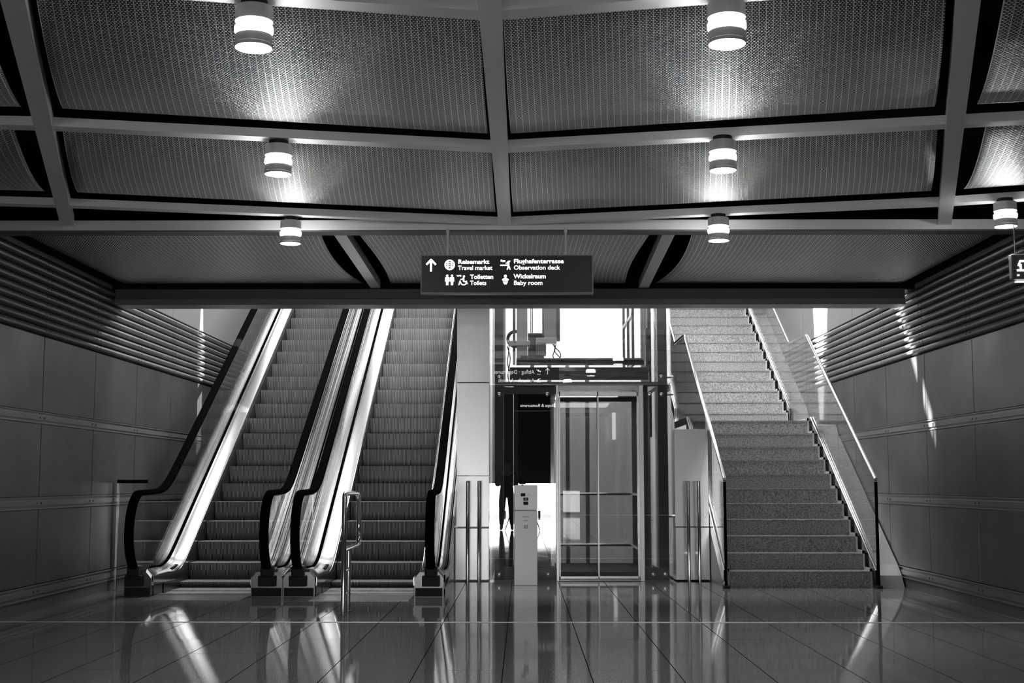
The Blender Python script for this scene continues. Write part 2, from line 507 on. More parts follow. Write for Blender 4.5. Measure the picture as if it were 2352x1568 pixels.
for ri in range(4):
    for c in (-2, -1, 0, 1):
        A, B_ = knot(ri, c), knot(ri, c + 1)
        if c == -2 and ri == 0: pass
        t = (B_ - A).normalized(); n = Vector((-t.y, t.x, 0))*.055
        b = MB(); b.prism_z([((p).x, min((p).y, 10.0)) for p in (A - n, B_ - n, B_ + n, A + n)], GZ + 0.004, GZ + 0.056)
        mid = (A + B_)/2
        tag(b.build('ceiling_cross_bar', 'bar', loc=(mid.x, mid.y, GZ)),
            'grey ceiling cross bar on the %s, %s' % (side[c], ['first from the viewer above the photo edge', 'in line with the largest lamps', 'in line with the middle row of lamps', 'closest to the straight cross frame'][ri]),
            'ceiling cross bar', 'curved ceiling cross bars')
def sail(fn, nu, nv, lu, lv, label, group, org):
    b = bmesh.new(); uvl = b.loops.layers.uv.new('uv')
    g = [[b.verts.new(fn(i/nu, j/nv)) for j in range(nv + 1)] for i in range(nu + 1)]
    for i in range(nu):
        for j in range(nv):
            f = b.faces.new([g[i][j], g[i+1][j], g[i+1][j+1], g[i][j+1]])
            for l, (p, q) in zip(f.loops, ((i, j), (i+1, j), (i+1, j+1), (i, j+1))):
                l[uvl].uv = (p/nu*lu, q/nv*lv)
            f.smooth = True
    m = MB(); m.b.free(); m.b = b
    o = m.build('mesh_ceiling_sail', 'sail', loc=org, norm=False)
    sd = o.modifiers.new('s', 'SOLIDIFY'); sd.thickness = 0.006
    return tag(o, label, 'ceiling panel', group)
def bulge(t):       # hanging depth of a sail between its two edge rods
    return math.sin(PI*min(1, max(0, t)))**0.8
for row in range(3):
    for c in (-2, -1, 0, 1):
        K = [knot(row, c), knot(row, c+1), knot(row+1, c), knot(row+1, c+1)]
        gl, gr_ = (.07 if c == 0 else .11), (.07 if c == -1 else .11)
        fe = (.30 if abs(c) >= 1 and c != -1 else .15 if c == 0 else .25, .15 if c == -1 else .25)
        if c == 0: fe = (.10, .15)
        if c == -1: fe = (.15, .10)
        if abs(c) == 2 or c == 1: fe = (.15, .15)
        def fn(u, v, K=K, gl=gl, gr_=gr_, fe=fe):
            wd = (K[3] - K[2]).length; u2 = gl/wd + (1 - (gl + gr_)/wd)*u
            N = K[0].lerp(K[1], u2); F_ = K[2].lerp(K[3], u2); L_ = (F_ - N).length
            f0 = .09/L_; f1 = 1 - (fe[0] + (fe[1] - fe[0])*u)/L_
            p = N.lerp(F_, f0 + (f1 - f0)*v)
            z = 3.160 + 0.005*v - 0.072*bulge(v) - 0.006*math.sin(PI*u)*math.sin(PI*v)*math.cos(6*u + 3*v + c)
            return (p.x, p.y, z)
        mid = fn(0.5, 0.5)
        rn = ['at the very top, nearest row', 'behind the largest lamps', 'behind the middle lamps'][row]
        sail(fn, 36, 36, (K[3] - K[2]).length, 2.15, 'dark woven metal mesh ceiling sail, %s column, %s' % (side[c], rn), 'curved mesh ceiling sails', mid)
# straight cross frame
b = MB(); b.box(XL + .03, XR - .03, 10.0, 10.12, 3.045, 3.125, 0.003); b.mi = 1
b.box(XL + .03, XR - .03, 10.0, 10.16, 3.033, 3.046)
tag(b.build('ceiling_frame_beam', ['bar', 'bar_dark'], loc=(XC, 10.05, 3.05)), 'long straight pale grey ceiling frame beam from which the black sign hangs', 'ceiling beam')
for x, x2, w in ((-1.46, -1.50, 'left'), (1.17, 1.24, 'right')):
    b = MB(); b.prism_z([(x-.05, 10.14), (x+.05, 10.14), (x2+.05, 13.2), (x2-.05, 13.2)], 3.068, 3.15)
    tag(b.build('ceiling_beam', 'bar', loc=(x, 11.6, 3.07)), 'grey short ceiling beam %s of the hanging sign, running back to the header' % w, 'ceiling beam', 'short ceiling beams behind the cross frame')
for x0, x1, w in ((XL + .15, -1.62, 'left'), (-1.34, 1.05, 'middle, above the hanging sign,'), (1.36, XR - .15, 'right')):
    def fn(u, v, x0=x0, x1=x1):
        e = 0.10*(2*u - 1)**2
        t = v
        x = x0 + (x1 - x0)*u
        x += (0.5-u)*0.12*math.sin(PI*v)
        return (x, 10.2 + 2.97*v, 3.115 - 0.065*bulge(v)*(0.6 + 0.4*math.sin(PI*u)))
    sail(fn, 30, 30, x1 - x0, 2.95, 'dark woven mesh ceiling sail %s between cross frame and header' % w, 'mesh sails before the header', fn(.5, .5))

# ------------------------------------------------------------------ lamps
def make_lamp(x, y, zt, label, group='cylindrical ceiling lamps'):
    t = thing('ceiling_lamp', label, 'lamp', (x, y, zt), group)
    c = (x, y, zt)
    MB().lathe([(0.055, 0.0), (0.055, -0.03)], c, 24).build('stem', 'black', t)
    MB().lathe([(0.02, -0.028), (0.075, -0.028), (0.078, -0.032), (0.078, -0.090), (0.072, -0.094), (0.02, -0.094)], c).build('housing', 'lamp_grey', t, smooth=True)
    MB().lathe([(0.074, -0.094), (0.082, -0.100), (0.0865, -0.112), (0.0865, -0.126), (0.083, -0.138), (0.076, -0.146)], c, cap=False).build('glass_ring', 'glass_ring', t, smooth=True)
    MB().lathe([(0.045, -0.104), (0.074, -0.108), (0.0795, -0.116), (0.0795, -0.134), (0.072, -0.144), (0.045, -0.145)], c, cap=False).build('glowing_ring', 'ring_on', t, smooth=True)
    MB().lathe([(0.02, -0.146), (0.074, -0.146), (0.077, -0.150), (0.077, -0.186), (0.079, -0.188), (0.079, -0.199), (0.075, -0.201), (0.072, -0.192), (0.070, -0.155), (0.02, -0.153)], c).build('lower_shade', 'lamp_grey', t, smooth=True)
    MB().lathe([(0.005, -0.192), (0.071, -0.192), (0.071, -0.197), (0.005, -0.199)], c).build('lens', 'lamp_on', t)
    l = bpy.data.lights.new('lamp_spot', 'SPOT'); l.energy = 60; l.spot_size = math.radians(80); l.spot_blend = 1.0; l.shadow_soft_size = 0.06
    lo = bpy.data.objects.new('lamp_spot', l); COL.objects.link(lo); lo.parent = t; lo.location = (0, 0, -0.215)
    return t
L = [(-1.110, 5.23, 'left column of lamps, largest and nearest'), (-1.424, 7.46, 'left column of lamps, the middle one'), (-1.746, 9.69, 'left column of lamps, smallest and farthest'),
     (0.840, 5.20, 'right column of lamps, largest and nearest'), (1.158, 7.39, 'right column of lamps, the middle one'), (1.462, 9.60, 'right column of lamps, smallest and farthest'),
     (3.40, 9.07, 'alone at the right edge of the photo')]
for x, y, d in L:
    make_lamp(x, y, GZ + .004, 'grey cylindrical ceiling lamp with glowing glass ring, ' + d)

# ------------------------------------------------------------------ hanging sign
SY = 9.98
def on_sign(u, v, Y=SY): return ((u - 1176) , )
def sx(u): return -.785 + (u - 966)*.003358
def sz(v): return 2.845 - (v - 585)*.0034
sg = thing('hanging_direction_sign', 'long black hanging sign with white lettering and pictograms on two rods', 'sign', (0, SY, 2.53))
b = MB(); b.box(sx(966), sx(1363), SY - 0.02, SY + 0.06, sz(675), sz(586), 0.003)
b.build('sign_frame', 'channel', sg)
b = MB(); b.box(sx(968.5), sx(1360), SY - 0.023, SY - 0.018, sz(672), sz(588.5)); b.box(sx(1011), sx(1011.6), SY - .0245, SY - .02, sz(665), sz(592))
b.build('sign_face', 'sign_black', sg)
for u in (1028, 1300):
    b = MB(); b.tube([(sx(u), SY, sz(586)), (sx(u), SY, 3.04)], 0.009); b.lathe([(0.013, 3.02), (0.013, 3.05)], (sx(u), SY, 0), 16)
    b.build('suspension_rod', 'rod', sg)
FY = SY - 0.0255
for txt, u0, u1, v, bold in (('Reisemarkt', 1052, 1123, 606.5, .0009), ('Travel market', 1052, 1131, 620.5, .0004), ('Flughafenterrasse', 1180, 1294, 605.5, .0009), ('Observation deck', 1180, 1286, 620, .0004),
                       ('Toiletten', 1080, 1133, 641, .0009), ('Toilets', 1080, 1117, 655, .0004), ('Wickelraum', 1180, 1254, 640, .0009), ('Baby room', 1180, 1245, 655, .0004), ('wc', 1049, 1060, 636, .0002)):
    text_obj('lettering', txt, 0.047 if txt != 'wc' else 0.026, (sx(u0), FY, sz(v)), 'sign_white', sg, bold=bold, width=(u1 - u0)*.003358)
def poly_pict(b, pts):
    b.prism_y([(sx(u), sz(v)) for u, v in pts], SY - .0262, SY - .0232)
def disc(b, u, v, r, n=20, sqx=1.0):
    poly_pict(b, [(u + r*sqx*math.cos(2*PI*k/n), v + r*math.sin(2*PI*k/n)) for k in range(n)])
def stroke(b, p, q, w):
    dx, dy = q[0]-p[0], q[1]-p[1]; l = math.hypot(dx, dy); nx, ny = -dy/l*w/2, dx/l*w/2
    poly_pict(b, [(p[0]+nx, p[1]+ny), (q[0]+nx, q[1]+ny), (q[0]-nx, q[1]-ny), (p[0]-nx, p[1]-ny)])
b = MB()      # arrow
stroke(b, (990, 624), (990, 599), 4.6); stroke(b, (979.5, 608.5), (990.6, 596.5), 4.2); stroke(b, (1001, 608.5), (989.6, 596.5), 4.2)
b.build('arrow_pictogram', 'sign_white', sg)
b = MB()      # globe: rings and grid
for k in range(24):
    a0, a1 = 2*PI*k/24, 2*PI*(k+1)/24
    poly_pict(b, [(1033+12*math.cos(a0), 609+12*math.sin(a0)), (1033+12*math.cos(a1), 609+12*math.sin(a1)), (1033+8.6*math.cos(a1), 609+8.6*math.sin(a1)), (1033+8.6*math.cos(a0), 609+8.6*math.sin(a0))])
    if k % 2 == 0 or True:
        poly_pict(b, [(1033+5.6*math.cos(a0), 609+10*math.sin(a0)), (1033+5.6*math.cos(a1), 609+10*math.sin(a1)), (1033+3.6*math.cos(a1), 609+10*math.sin(a1)), (1033+3.6*math.cos(a0), 609+10*math.sin(a0))])
for v in (604.5, 609, 613.5): stroke(b, (1024, v), (1042, v), 2.0)
b.build('globe_pictogram', 'sign_white', sg)
b = MB()      # man and woman
for u, fl in ((1027.5, 0), (1038.5, 1)):
    disc(b, u, 634, 2.7)
    poly_pict(b, [(u-4.6, 637.5), (u+4.6, 637.5), (u+5, 647), (u+3, 647), (u+2.6, 655.5), (u+.5, 655.5), (u, 648), (u-.5, 655.5), (u-2.6, 655.5), (u-3, 647), (u-5, 647)])
b.build('toilet_pictogram', 'sign_white', sg)
b = MB()      # wheelchair
disc(b, 1066, 635.5, 2.4); stroke(b, (1065, 637), (1065, 647), 3.2); stroke(b, (1065, 647), (1071, 648), 2.6); stroke(b, (1071, 647), (1073.5, 653), 2.6); stroke(b, (1064, 641), (1058, 643), 2.0); stroke(b, (1057, 645), (1054, 655.5), 2.0)
for k in range(12):
    a0, a1 = math.radians(-20 + 17*k), math.radians(-20 + 17*(k+1))
    poly_pict(b, [(1065+8*math.cos(a0), 648+8*math.sin(a0)), (1065+8*math.cos(a1), 648+8*math.sin(a1)), (1065+5.8*math.cos(a1), 648+5.8*math.sin(a1)), (1065+5.8*math.cos(a0), 648+5.8*math.sin(a0))])
b.build('wheelchair_pictogram', 'sign_white', sg)
b = MB()      # terrace: aeroplane, rail, spectator
stroke(b, (1150, 600), (1161, 600.5), 3.0); stroke(b, (1151, 597.5), (1157, 602.5), 2.2); stroke(b, (1149, 610), (1166, 610), 2.6)
disc(b, 1168, 602.5, 2.6); stroke(b, (1162, 606), (1172, 600), 2.4); stroke(b, (1168, 605), (1168, 613), 4.2); stroke(b, (1168, 612), (1165, 620), 2.6); stroke(b, (1169, 612), (1172, 620), 2.6)
b.build('terrace_pictogram', 'sign_white', sg)
b = MB()      # baby
disc(b, 1161, 635, 3.3); stroke(b, (1154, 644), (1161, 640), 3.6); stroke(b, (1168, 644), (1161, 640), 3.6)
poly_pict(b, [(1156.5, 640), (1165.5, 640), (1166, 646), (1156, 646)]); poly_pict(b, [(1155, 647.5), (1167, 647.5), (1164, 653), (1162, 654.5), (1161, 650), (1160, 654.5), (1158, 653)])
b.build('baby_pictogram', 'sign_white', sg)

# small sign at the right edge
rs = thing('small_hanging_sign', 'small grey hanging sign cut off by the right edge of the photo', 'sign', (3.6, 9.0, 2.5))
b = MB(); b.box(3.395, 3.85, 8.98, 9.04, 2.495, 2.672, 0.01); b.build('sign_box', 'bar_dark', rs)
b = MB(); b.tube([(3.432, 9.01, 2.672), (3.432, 9.01, 2.86), (3.421, 9.01, 3.02)], [0.004, 0.006, 0.004]); b.build('suspension_rod', 'chrome', rs)
b = MB()
def rp(pts): b.prism_y([(3.395 + x, 2.5 + z) for x, z in pts], 8.976, 8.981)
rp([(0.035, .05), (.12, .05), (.12, .063), (.035, .063)]); rp([(.055, .063), (.068, .063), (.068, .10), (.055, .10)])
rp([(.04, .09), (.052, .085), (.062, .115), (.10, .115), (.10, .128), (.055, .128)])
rp([(.035, .018), (.05, .018), (.05, .028), (.035, .028)])
b.build('pictogram', 'sign_white', rs)
b = MB(); b.box(3.43, 3.6, 8.99, 9.03, 2.478, 2.486); b.build('lower_light_bar', 'sign_white', rs)

# ------------------------------------------------------------------ escalators
SL = math.tan(math.radians(30)); Y0 = 13.706; Y1 = Y0 + 4.1/SL
def soft(y, y0, s=0.13):
    t = (y - y0)/s
    return SL*s*(t if t > 30 else math.log1p(math.exp(t)))
def NZ(y): return soft(y, Y0) - soft(y, Y1)
def ylist(a, bq, n):
    ys = []
    y = a
    while y < bq:
        ys.append(y); y += (0.06 if abs(y - Y0) < 0.6 or abs(y - Y1) < 0.6 else 0.5)
    ys.append(bq); return ys
YS = ylist(12.78, 22.4, 0)
def DZ(y): return NZ(y) + 0.075*min(1, max(0, (13.95 - y)/.6))
def strip(b, sec, ys=YS):
    b.loft([[(x, y, (DZ(y) if z > 0 else NZ(y)) + z) for x, z in sec] for y in ys])
def escalator(xa, xb, label, out_l, out_r):
    """xa, xb: handrail centre lines; out_l / out_r: x of the outer edges"""
    t = thing('escalator', label, 'escalator', ((xa + xb)/2, 12.75, 0), 'pair of escalators')
    sk = 0.17
    for s, xh, xo in ((1, xa, out_l), (-1, xb, out_r)):
        X = lambda d: xh + s*d
        # handrail: inlet, newel loop, level run, incline
        path = [(12.80, 0.235), (12.72, 0.27)]
        for k in range(0, 17):
            a = -PI*0.38 + (PI*0.88)*k/16
            path.append((12.84 - 0.34*math.cos(a), 0.615 + 0.385*math.sin(a)))
        path = [p for p in path]
        path += [(y, NZ(y) + 1.0) for y in ylist(12.95, 22.3, 0)]
        sec = [(-0.042, -0.022), (-0.045, 0.0), (-0.038, 0.014), (-0.018, 0.020), (0.018, 0.020), (0.038, 0.014), (0.045, 0.0), (0.042, -0.022), (0.030, -0.030), (-0.030, -0.030)]
        secs = []
        for i, (y, z) in enumerate(path):
            p0 = path[max(0, i-1)]; p1 = path[min(len(path)-1, i+1)]
            dy, dz = p1[0]-p0[0], p1[1]-p0[1]; l = math.hypot(dy, dz); ny, nz = -dz/l, dy/l
            secs.append([(xh + x, y + ny*n, z + nz*n) for x, n in sec])
        MB().loft(secs).build('handrail', 'rubber', t, smooth=True)
        # guide profile under the handrail
        secs = []
        for i, (y, z) in enumerate(path):
            if i < 2: continue
            p0 = path[max(0, i-1)]; p1 = path[min(len(path)-1, i+1)]
            dy, dz = p1[0]-p0[0], p1[1]-p0[1]; l = math.hypot(dy, dz); ny, nz = -dz/l, dy/l
            secs.append([(xh + x, y + ny*n, z + nz*n) for x, n in ((-.012, -.028), (.012, -.028), (.012, -.042), (-.012, -.042))])
        MB().loft(secs).build('handrail_guide', 'bar_dark', t)
        # glass, three panes of a run
        top = [(y, z) for y, z in path[3:]]
        cut = [12.4, 13.55, 15.5, 17.5, 19.5, 21.5, 22.3]
        def zt(y): return NZ(y) + 0.975
        for c0, c1 in zip(cut, cut[1:]):
            if c0 < 12.5:
                poly = [(12.84 - 0.315*math.cos(a), 0.615 + 0.36*math.sin(a)) for a in [(-PI*0.3 + PI*0.8*k/14) for k in range(15)]]
                poly += [(c1 - .004, zt(c1)), (c1 - .004, NZ(c1) + .18)] + [(y, NZ(y) + .19) for y in (13.3, 13.0, 12.85, 12.7)]
            else:
                ys = [c0 + (c1 - c0 - .008)*k/8 + .004 for k in range(9)]
                poly = [(y, zt(y)) for y in ys] + [(y, NZ(y) + .12) for y in ys[::-1]]
            MB().prism_x(poly, xh - .006, xh + .006).build('balustrade_glass', 'glass', t)
        # inner deck, bright skirt strip, dark skirt
        b = MB(); strip(b, [(X(.018), .10), (X(.022), .165), (X(.05), .162), (X(sk - .012), .125), (X(sk - .004), .115), (X(sk - .004), .06), (X(.018), .06)])
        b.build('inner_deck', 'steel', t, smooth=True)
        b = MB(); strip(b, [(X(sk - .02), .112), (X(sk), .108), (X(sk + .004), .10), (X(sk + .004), .03), (X(sk - .02), .03)])
        b.build('skirt_trim', 'chrome', t)
        b = MB(); strip(b, [(X(sk - .02), .03), (X(sk + .001), .03), (X(sk + .001), -.42), (X(sk - .02), -.42)], ylist(13.1, 22.3, 0)); 
        b.box(min(X(sk - .02), X(sk + .001)), max(X(sk - .02), X(sk + .001)), 12.8, 13.15, 0.0, 0.10)
        b.build('skirt_panel', 'skirt', t)
        # outer deck with two raised profiles and outer cladding
        w = abs(xo - xh); so_ = -s
        Z = lambda d: xh + so_*d
        b = MB(); strip(b, [(Z(.018), .165), (Z(.018), .06), (Z(w), .06), (Z(w), .135), (Z(w*.66 + .006), .15), (Z(w*.66), .135), (Z(w*.66 - .006), .152), (Z(.05), .165)])
        b.build('outer_deck', 'steel', t, smooth=True)
        b = MB(); strip(b, [(Z(-.010), .165), (Z(-.010), .178), (Z(.016), .178), (Z(.016), .165)], YS[1:])
        strip(b, [(X(.012), .16), (X(.012), .171), (X(.023), .171), (X(.023), .16)], YS[1:])
        for q in (.40, .80):
            strip(b, [(Z(w*q), .13), (Z(w*q), .164), (Z(w*q + .006), .164), (Z(w*q + .006), .13)], YS[1:])
        b.build('glass_clamp', 'rubber', t)
        b = MB()
        ys = YS
        poly = [(y, max(0.001, NZ(y) + .062)) for y in ys] + [(22.4, 3.6)] + [(y, max(0.0, NZ(y) - 0.95)) for y in ys[::-1]]
        b.prism_x([(y, NZ(y) + .062) for y in ys] + [(22.4, 0.0), (12.78, 0.0)], min(Z(w - .012), Z(w)), max(Z(w - .012), Z(w)))
        b.build('outer_cladding', 'steel_v', t)
        # newel base
        x0, x1 = sorted((X(sk - .01), Z(w)))
        b = MB()
        secs = []
        for y, h in ((12.73, .235), (12.76, .262), (12.90, .258), (13.00, .25)):
            secs.append([(x0, y, 0.001), (x1, y, 0.001), (x1, y, h - .06), (x1 - .05, y, h), (x0 + .05, y, h), (x0, y, h - .06)])
        b.loft(secs); nb = b.build('newel_base', 'newel', t)
        b = MB(); b.box(xh - .085, xh + .085, 12.68, 12.735, 0.10, 0.205, 0.012); b.box(xh - .06, xh + .06, 12.66, 12.80, .19, .30, .02)
        b.build('handrail_inlet', 'black', t)
        b = MB(); b.box(x0 + .01, x1 - .01, 12.722, 12.731, .004, .085); b.build('toe_plate', 'black', t)
        b = MB(); 
        for k in range(5): b.box(X(sk - .06) - .03 + .0, X(sk - .06) + .03, 13.60 + k*.045, 13.62 + k*.045, DZ(13.6 + k*.045) + .128, DZ(13.6 + k*.045) + .146)
        b.build('warning_label', 'black', t)
    # steps
    r = 0.365; y = 13.02; k = 0
    x0, x1 = xa + sk + .006, xb - sk - .006
    while y < 21.8:
        z = NZ(y); zp = NZ(y - r)
        b = MB(); poly = [(y + r + .02, z), (y, z)]
        dz = z - zp
        if dz > .02:
            for q in (.12, 0.25, .37, 0.5, .62, 0.75, .87, 1.0): poly.append((y + .075*q**1.5, z - .008 - dz*q))
        else: poly.append((y, z - .03))
        poly += [(y + .06, z - dz - .05), (y + r + .02, z - dz - .05)]
        b.prism_x(poly, x0, x1)
        b.build('step', 'cleat', t, smooth=True)
        y += r
    b = MB(); b.box(x0, x1, 12.3, 13.0, 0.001, 0.006); b.box(x0, x1, 12.86, 13.02, .004, .012, .003)
    b.build('comb_plate', 'comb', t)
    # under steps: closed tray so the truss is not open
    b = MB(); strip(b, [(x0, -.42), (x1, -.42), (x1, -.45), (x0, -.45)], ylist(13.7, 22.3, 0)); b.build('truss_tray', 'black', t)
    return t
EA = (-3.74, -2.455); EB = (-2.16, -0.88)
escalator(*EA, 'left escalator with glass balustrades and black handrails, next to the panelled wall', -3.84, -2.31)
escalator(*EB, 'right escalator with glass balustrades and black handrails, next to the lift', -2.305, -0.76)

# glass gate with dark rail between wall and escalator
t = thing('glass_barrier', 'small glass barrier with dark top rail between wall and left escalator', 'barrier', (-3.98, 13.5, 0))
MB().box(-4.15, -3.87, 13.495, 13.507, 0.004, 1.085).build('glass_pane', 'glass', t)
MB().box(-4.17, -3.86, 13.48, 13.522, 1.085, 1.12, 0.004).build('top_rail', 'rubber', t)
MB().box(-4.172, -4.15, 13.49, 13.512, 0.002, 1.085).build('edge_profile', 'chrome', t)

# tubular guard in front of the right escalator
t = thing('tubular_guard_rail', 'slender chrome tubular guard rail standing on the floor before the right escalator', 'guard rail', (-1.5, 11.05, 0))
gx = -1.495
b = MB(); b.tube([(gx, 11.05, 0.002), (gx, 11.05, .97), (gx, 11.06, .99), (gx, 11.09, 1.0), (gx, 11.85, 1.0), (gx, 11.92, .985), (gx, 11.99, .93), (gx, 12.04, .80), (gx, 12.05, .68), (gx, 12.03, .57), (gx, 12.0, .535), (gx, 11.9, .53), (gx, 11.06, .53)], 0.021, 16)
b.build('rail_loop', 'chrome', t, smooth=True)
b = MB(); b.tube([(gx, 11.36, 0.002), (gx, 11.36, .53)], 0.019, 16); b.build('rear_post', 'chrome', t, smooth=True)
for z in (0.355, 0.165):
    b = MB(); b.tube([(gx, 11.05, z), (gx, 11.36, z)], 0.014, 12); b.build('rung', 'chrome', t, smooth=True)
for y in (11.05, 11.36):
    b = MB(); b.lathe([(0.032, 0), (0.032, 0.006), (0.024, 0.008)], (gx, y, 0), 20); b.build('floor_flange', 'chrome', t)

# ------------------------------------------------------------------ steel cladding left and right of the lift
LY = 14.75
def lx(u, Y=LY): return (u - 1200)/3000*Y
def lz(v, Y=LY): return 1.1 + (1106 - v)/3000*Y
tag(MB().box(lx(1049), lx(1124), LY, LY + .5, lz(1208), lz(1093.5), .003).box(lx(1049), lx(1124), LY, LY + .5, lz(1092), lz(880), .003).box(lx(1049), lx(1124), LY, LY + .5, lz(878.5), 4.1, .003).build('steel_cladding', 'steel_v'), 'tall bright stainless cladding panel between right escalator and lift', 'cladding panel')
tag(MB().box(-0.752, lx(1124), LY - .006, LY + .5, 0.012, lz(1211), .004).build('steel_cladding', 'steel_v'), 'low stainless cladding panel behind the two poles left of the lift', 'cladding panel')
b = MB(); b.box(1.71, 2.09, LY + .02, 18.0, lz(1208), lz(986), .004)
tag(b.build('steel_cladding', 'steel_v'), 'bright stainless cladding block beside the stairs, seen through the stair glass', 'cladding panel')
b = MB(); b.box(1.71, 2.088, LY - .006, 18.0, 0.012, lz(1209), .004)
tag(b.build('steel_cladding', 'steel_v'), 'low stainless cladding block behind the two poles right of the lift', 'cladding panel')
for u, d in ((1075, 'left of the lift, the one nearer the escalator'), (1101, 'left of the lift, the one nearer the lift'), (1577.5, 'right of the lift, the one nearer the lift'), (1601.5, 'right of the lift, the one nearer the stairs')):
    x = lx(u, 14.62)
    t = thing('bumper_pole', 'waist high vertical steel pole ' + d, 'pole', (x, 14.62, 0), 'vertical steel poles beside the lift')
    MB().lathe([(0.019, 0.0), (0.019, 1.10), (0.016, 1.108)], (x, 14.62, 0), 18).build('tube', 'chrome', t, smooth=True)
    MB().box(x - .012, x + .012, 14.63, 14.742, .30, .325).build('wall_bracket', 'chrome', t)

# ------------------------------------------------------------------ lift
sh = thing('lift_shaft', 'glazed lift shaft with grey steel frame and glass sliding doors', 'lift shaft', (0.65, LY, 0))
SB = 16.9
cols = [(lx(1136.5), lx(1156)), (lx(1511), lx(1533))]
for x0, x1 in cols:
    for y in (LY, SB - .12):
        MB().box(x0, x1, y, y + .1, 0.0, 6.2, .004).build('column', 'frame_grey', sh)
x0, x1 = cols[0][0], cols[1][1]
MB().box(cols[0][1], cols[1][0], LY + .01, LY + .09, lz(887), lz(877)).build('transom', 'frame_grey', sh)
MB().box(cols[0][1], lx(1277), LY + .02, LY + .09, 0.0, lz(1299)).build('lower_beam', 'frame_grey', sh)
MB().box(lx(1477), cols[1][0], LY + .02, LY + .09, 0.0, lz(1299)).build('lower_beam', 'frame_grey', sh)
MB().box(cols[0][1], lx(1277), LY + .02, LY + .09, lz(905), lz(889)).build('upper_beam', 'frame_grey', sh)
for z in (3.6, 5.5):
    MB().box(x0, x1, SB - .11, SB - .03, z, z + .08).build('rear_transom', 'frame_grey', sh)
for xa_, xb_ in cols:
    for z in (2.2, 4.2): MB().box(xa_ + .02, xb_ - .02, LY + .1, SB - .12, z, z + .06).build('side_transom', 'frame_grey', sh)
def pane(name, x0, x1, y, z0, z1, m='glass_lift', bolts=()):
    p = MB().box(x0, x1, y - .01, y, z0, z1).build(name, m, sh)
    for bx_, bz in bolts:
        b = MB(); n = 18
        b.loft([[(bx_ + r*math.cos(2*PI*k/n), yy, bz + r*math.sin(2*PI*k/n)) for k in range(n)] for r, yy in ((.020, y - .011), (.022, y - .016), (.022, y - .022), (.016, y - .026))])
        b.build('bolt', 'chrome', p, smooth=True)
gy = LY - 0.012
pane('glass_pane', lx(1124.5), lx(1276), gy, 0.015, lz(884), bolts=[(lx(1147), lz(906)), (lx(1257), lz(906)), (lx(1147), lz(1315)), (lx(1258), lz(1315))])
pane('glass_pane', lx(1124.5), lx(1541), gy, lz(882), 3.6, 'glass_upper', bolts=[(lx(1147), lz(867)), (lx(1519), lz(866))])
pane('glass_pane', lx(1478), lx(1541), gy, 0.015, lz(884), bolts=[(lx(1492), lz(907)), (lx(1519), lz(907)), (lx(1496), lz(1314)), (lx(1523), lz(1314))])
for y0_, xx in ((LY, x0 - .03), (LY, x1 + .035)):
    MB().box(xx, xx + .01, LY, SB, .05, 6.0).build('side_glass', 'glass', sh)
for v in (866, 906, 1184):
    b = MB(); b.tube([(x1 - .01, LY + .03, lz(v)), (x1 + .07, LY + .03, lz(v))], .016, 12); b.build('glass_fitting', 'chrome', sh)
# door frame and leaves
MB().box(lx(1277), lx(1283), LY - .03, LY + .12, 0.0, lz(886), .003).build('door_jamb', 'steel_v', sh)
MB().box(lx(1467), lx(1477), LY - .03, LY + .12, 0.0, lz(886), .003).build('door_jamb', 'steel_v', sh)
MB().box(lx(1283), lx(1467), LY - .03, LY + .12, lz(898), lz(886), .003).build('door_lintel', 'steel', sh)
MB().box(lx(1283), lx(1467), LY - .02, LY + .12, 0.002, lz(1325.5), .003).build('door_sill', 'steel', sh)
for a, c, yy in ((1283.5, 1375, LY + .01), (1371, 1466.5, LY + .045)):
    lf = MB().box(lx(a), lx(c), yy, yy + .012, lz(1325), lz(899)).build('door_leaf', 'glass_door', sh)
    f = MB(); f.box(lx(a), lx(c), yy - .004, yy + .016, lz(910), lz(899.5), .002); f.box(lx(a), lx(c), yy - .004, yy + .016, lz(1325), lz(1319), .002)
    f.box(lx(a), lx(a + 3), yy - .004, yy + .016, lz(1325), lz(899.5)); f.box(lx(c - 3), lx(c), yy - .004, yy + .016, lz(1325), lz(899.5))
    f.build('leaf_frame', 'steel_v', lf)
MB().box(lx(1283), lx(1467), LY + .07, LY + .12, lz(922), lz(912), .002).build('door_track', 'frame_grey', sh)
# car
car = thing('lift_car', 'dark glass walled lift car standing behind the lift doors', 'lift car', (0.65, 15.7, 0.02))
cx0, cx1, cy0, cy1 = -0.1, 1.43, LY + .16, 16.55
MB().box(cx0, cx1, cy0, cy1, .02, .09).build('car_floor', 'black', car)
MB().box(cx0, cx1, cy0, cy1, 2.12, 2.2).build('car_ceiling', 'bar_dark', car)
MB().box(lx(1171, 14.92), lx(1490, 14.92), cy0 - .02, cy0 + .03, lz(873, 14.9), lz(844, 14.9), .003).build('car_fascia', 'fascia', car)
MB().box(lx(1186, 15.1), lx(1478, 15.1), cy0 + .08, cy0 + .2, lz(839, 15.1), lz(826, 15.1)).build('car_top_beam', 'black', car)
MB().box(lx(1186, 15.1), lx(1478, 15.1), cy0 + .06, cy0 + .22, lz(829, 15.1), lz(825, 15.1)).build('car_top_rail', 'frame_grey', car)
for x in (cx0, cx1 - .05):
    for y in (cy0, cy1 - .05): MB().box(x, x + .05, y, y + .05, .09, 2.12).build('car_post', 'bar_dark' if x == cx0 else 'frame_grey', car)
MB().box(cx0 + .05, cx1 - .05, cy1 - .03, cy1 - .02, .09, 2.12).build('car_rear_glass', 'glass_lift', car)
MB().box(cx0, cx0 + .42, cy0 + .02, cy0 + .04, .09, 2.12).build('car_front_panel', 'black', car)
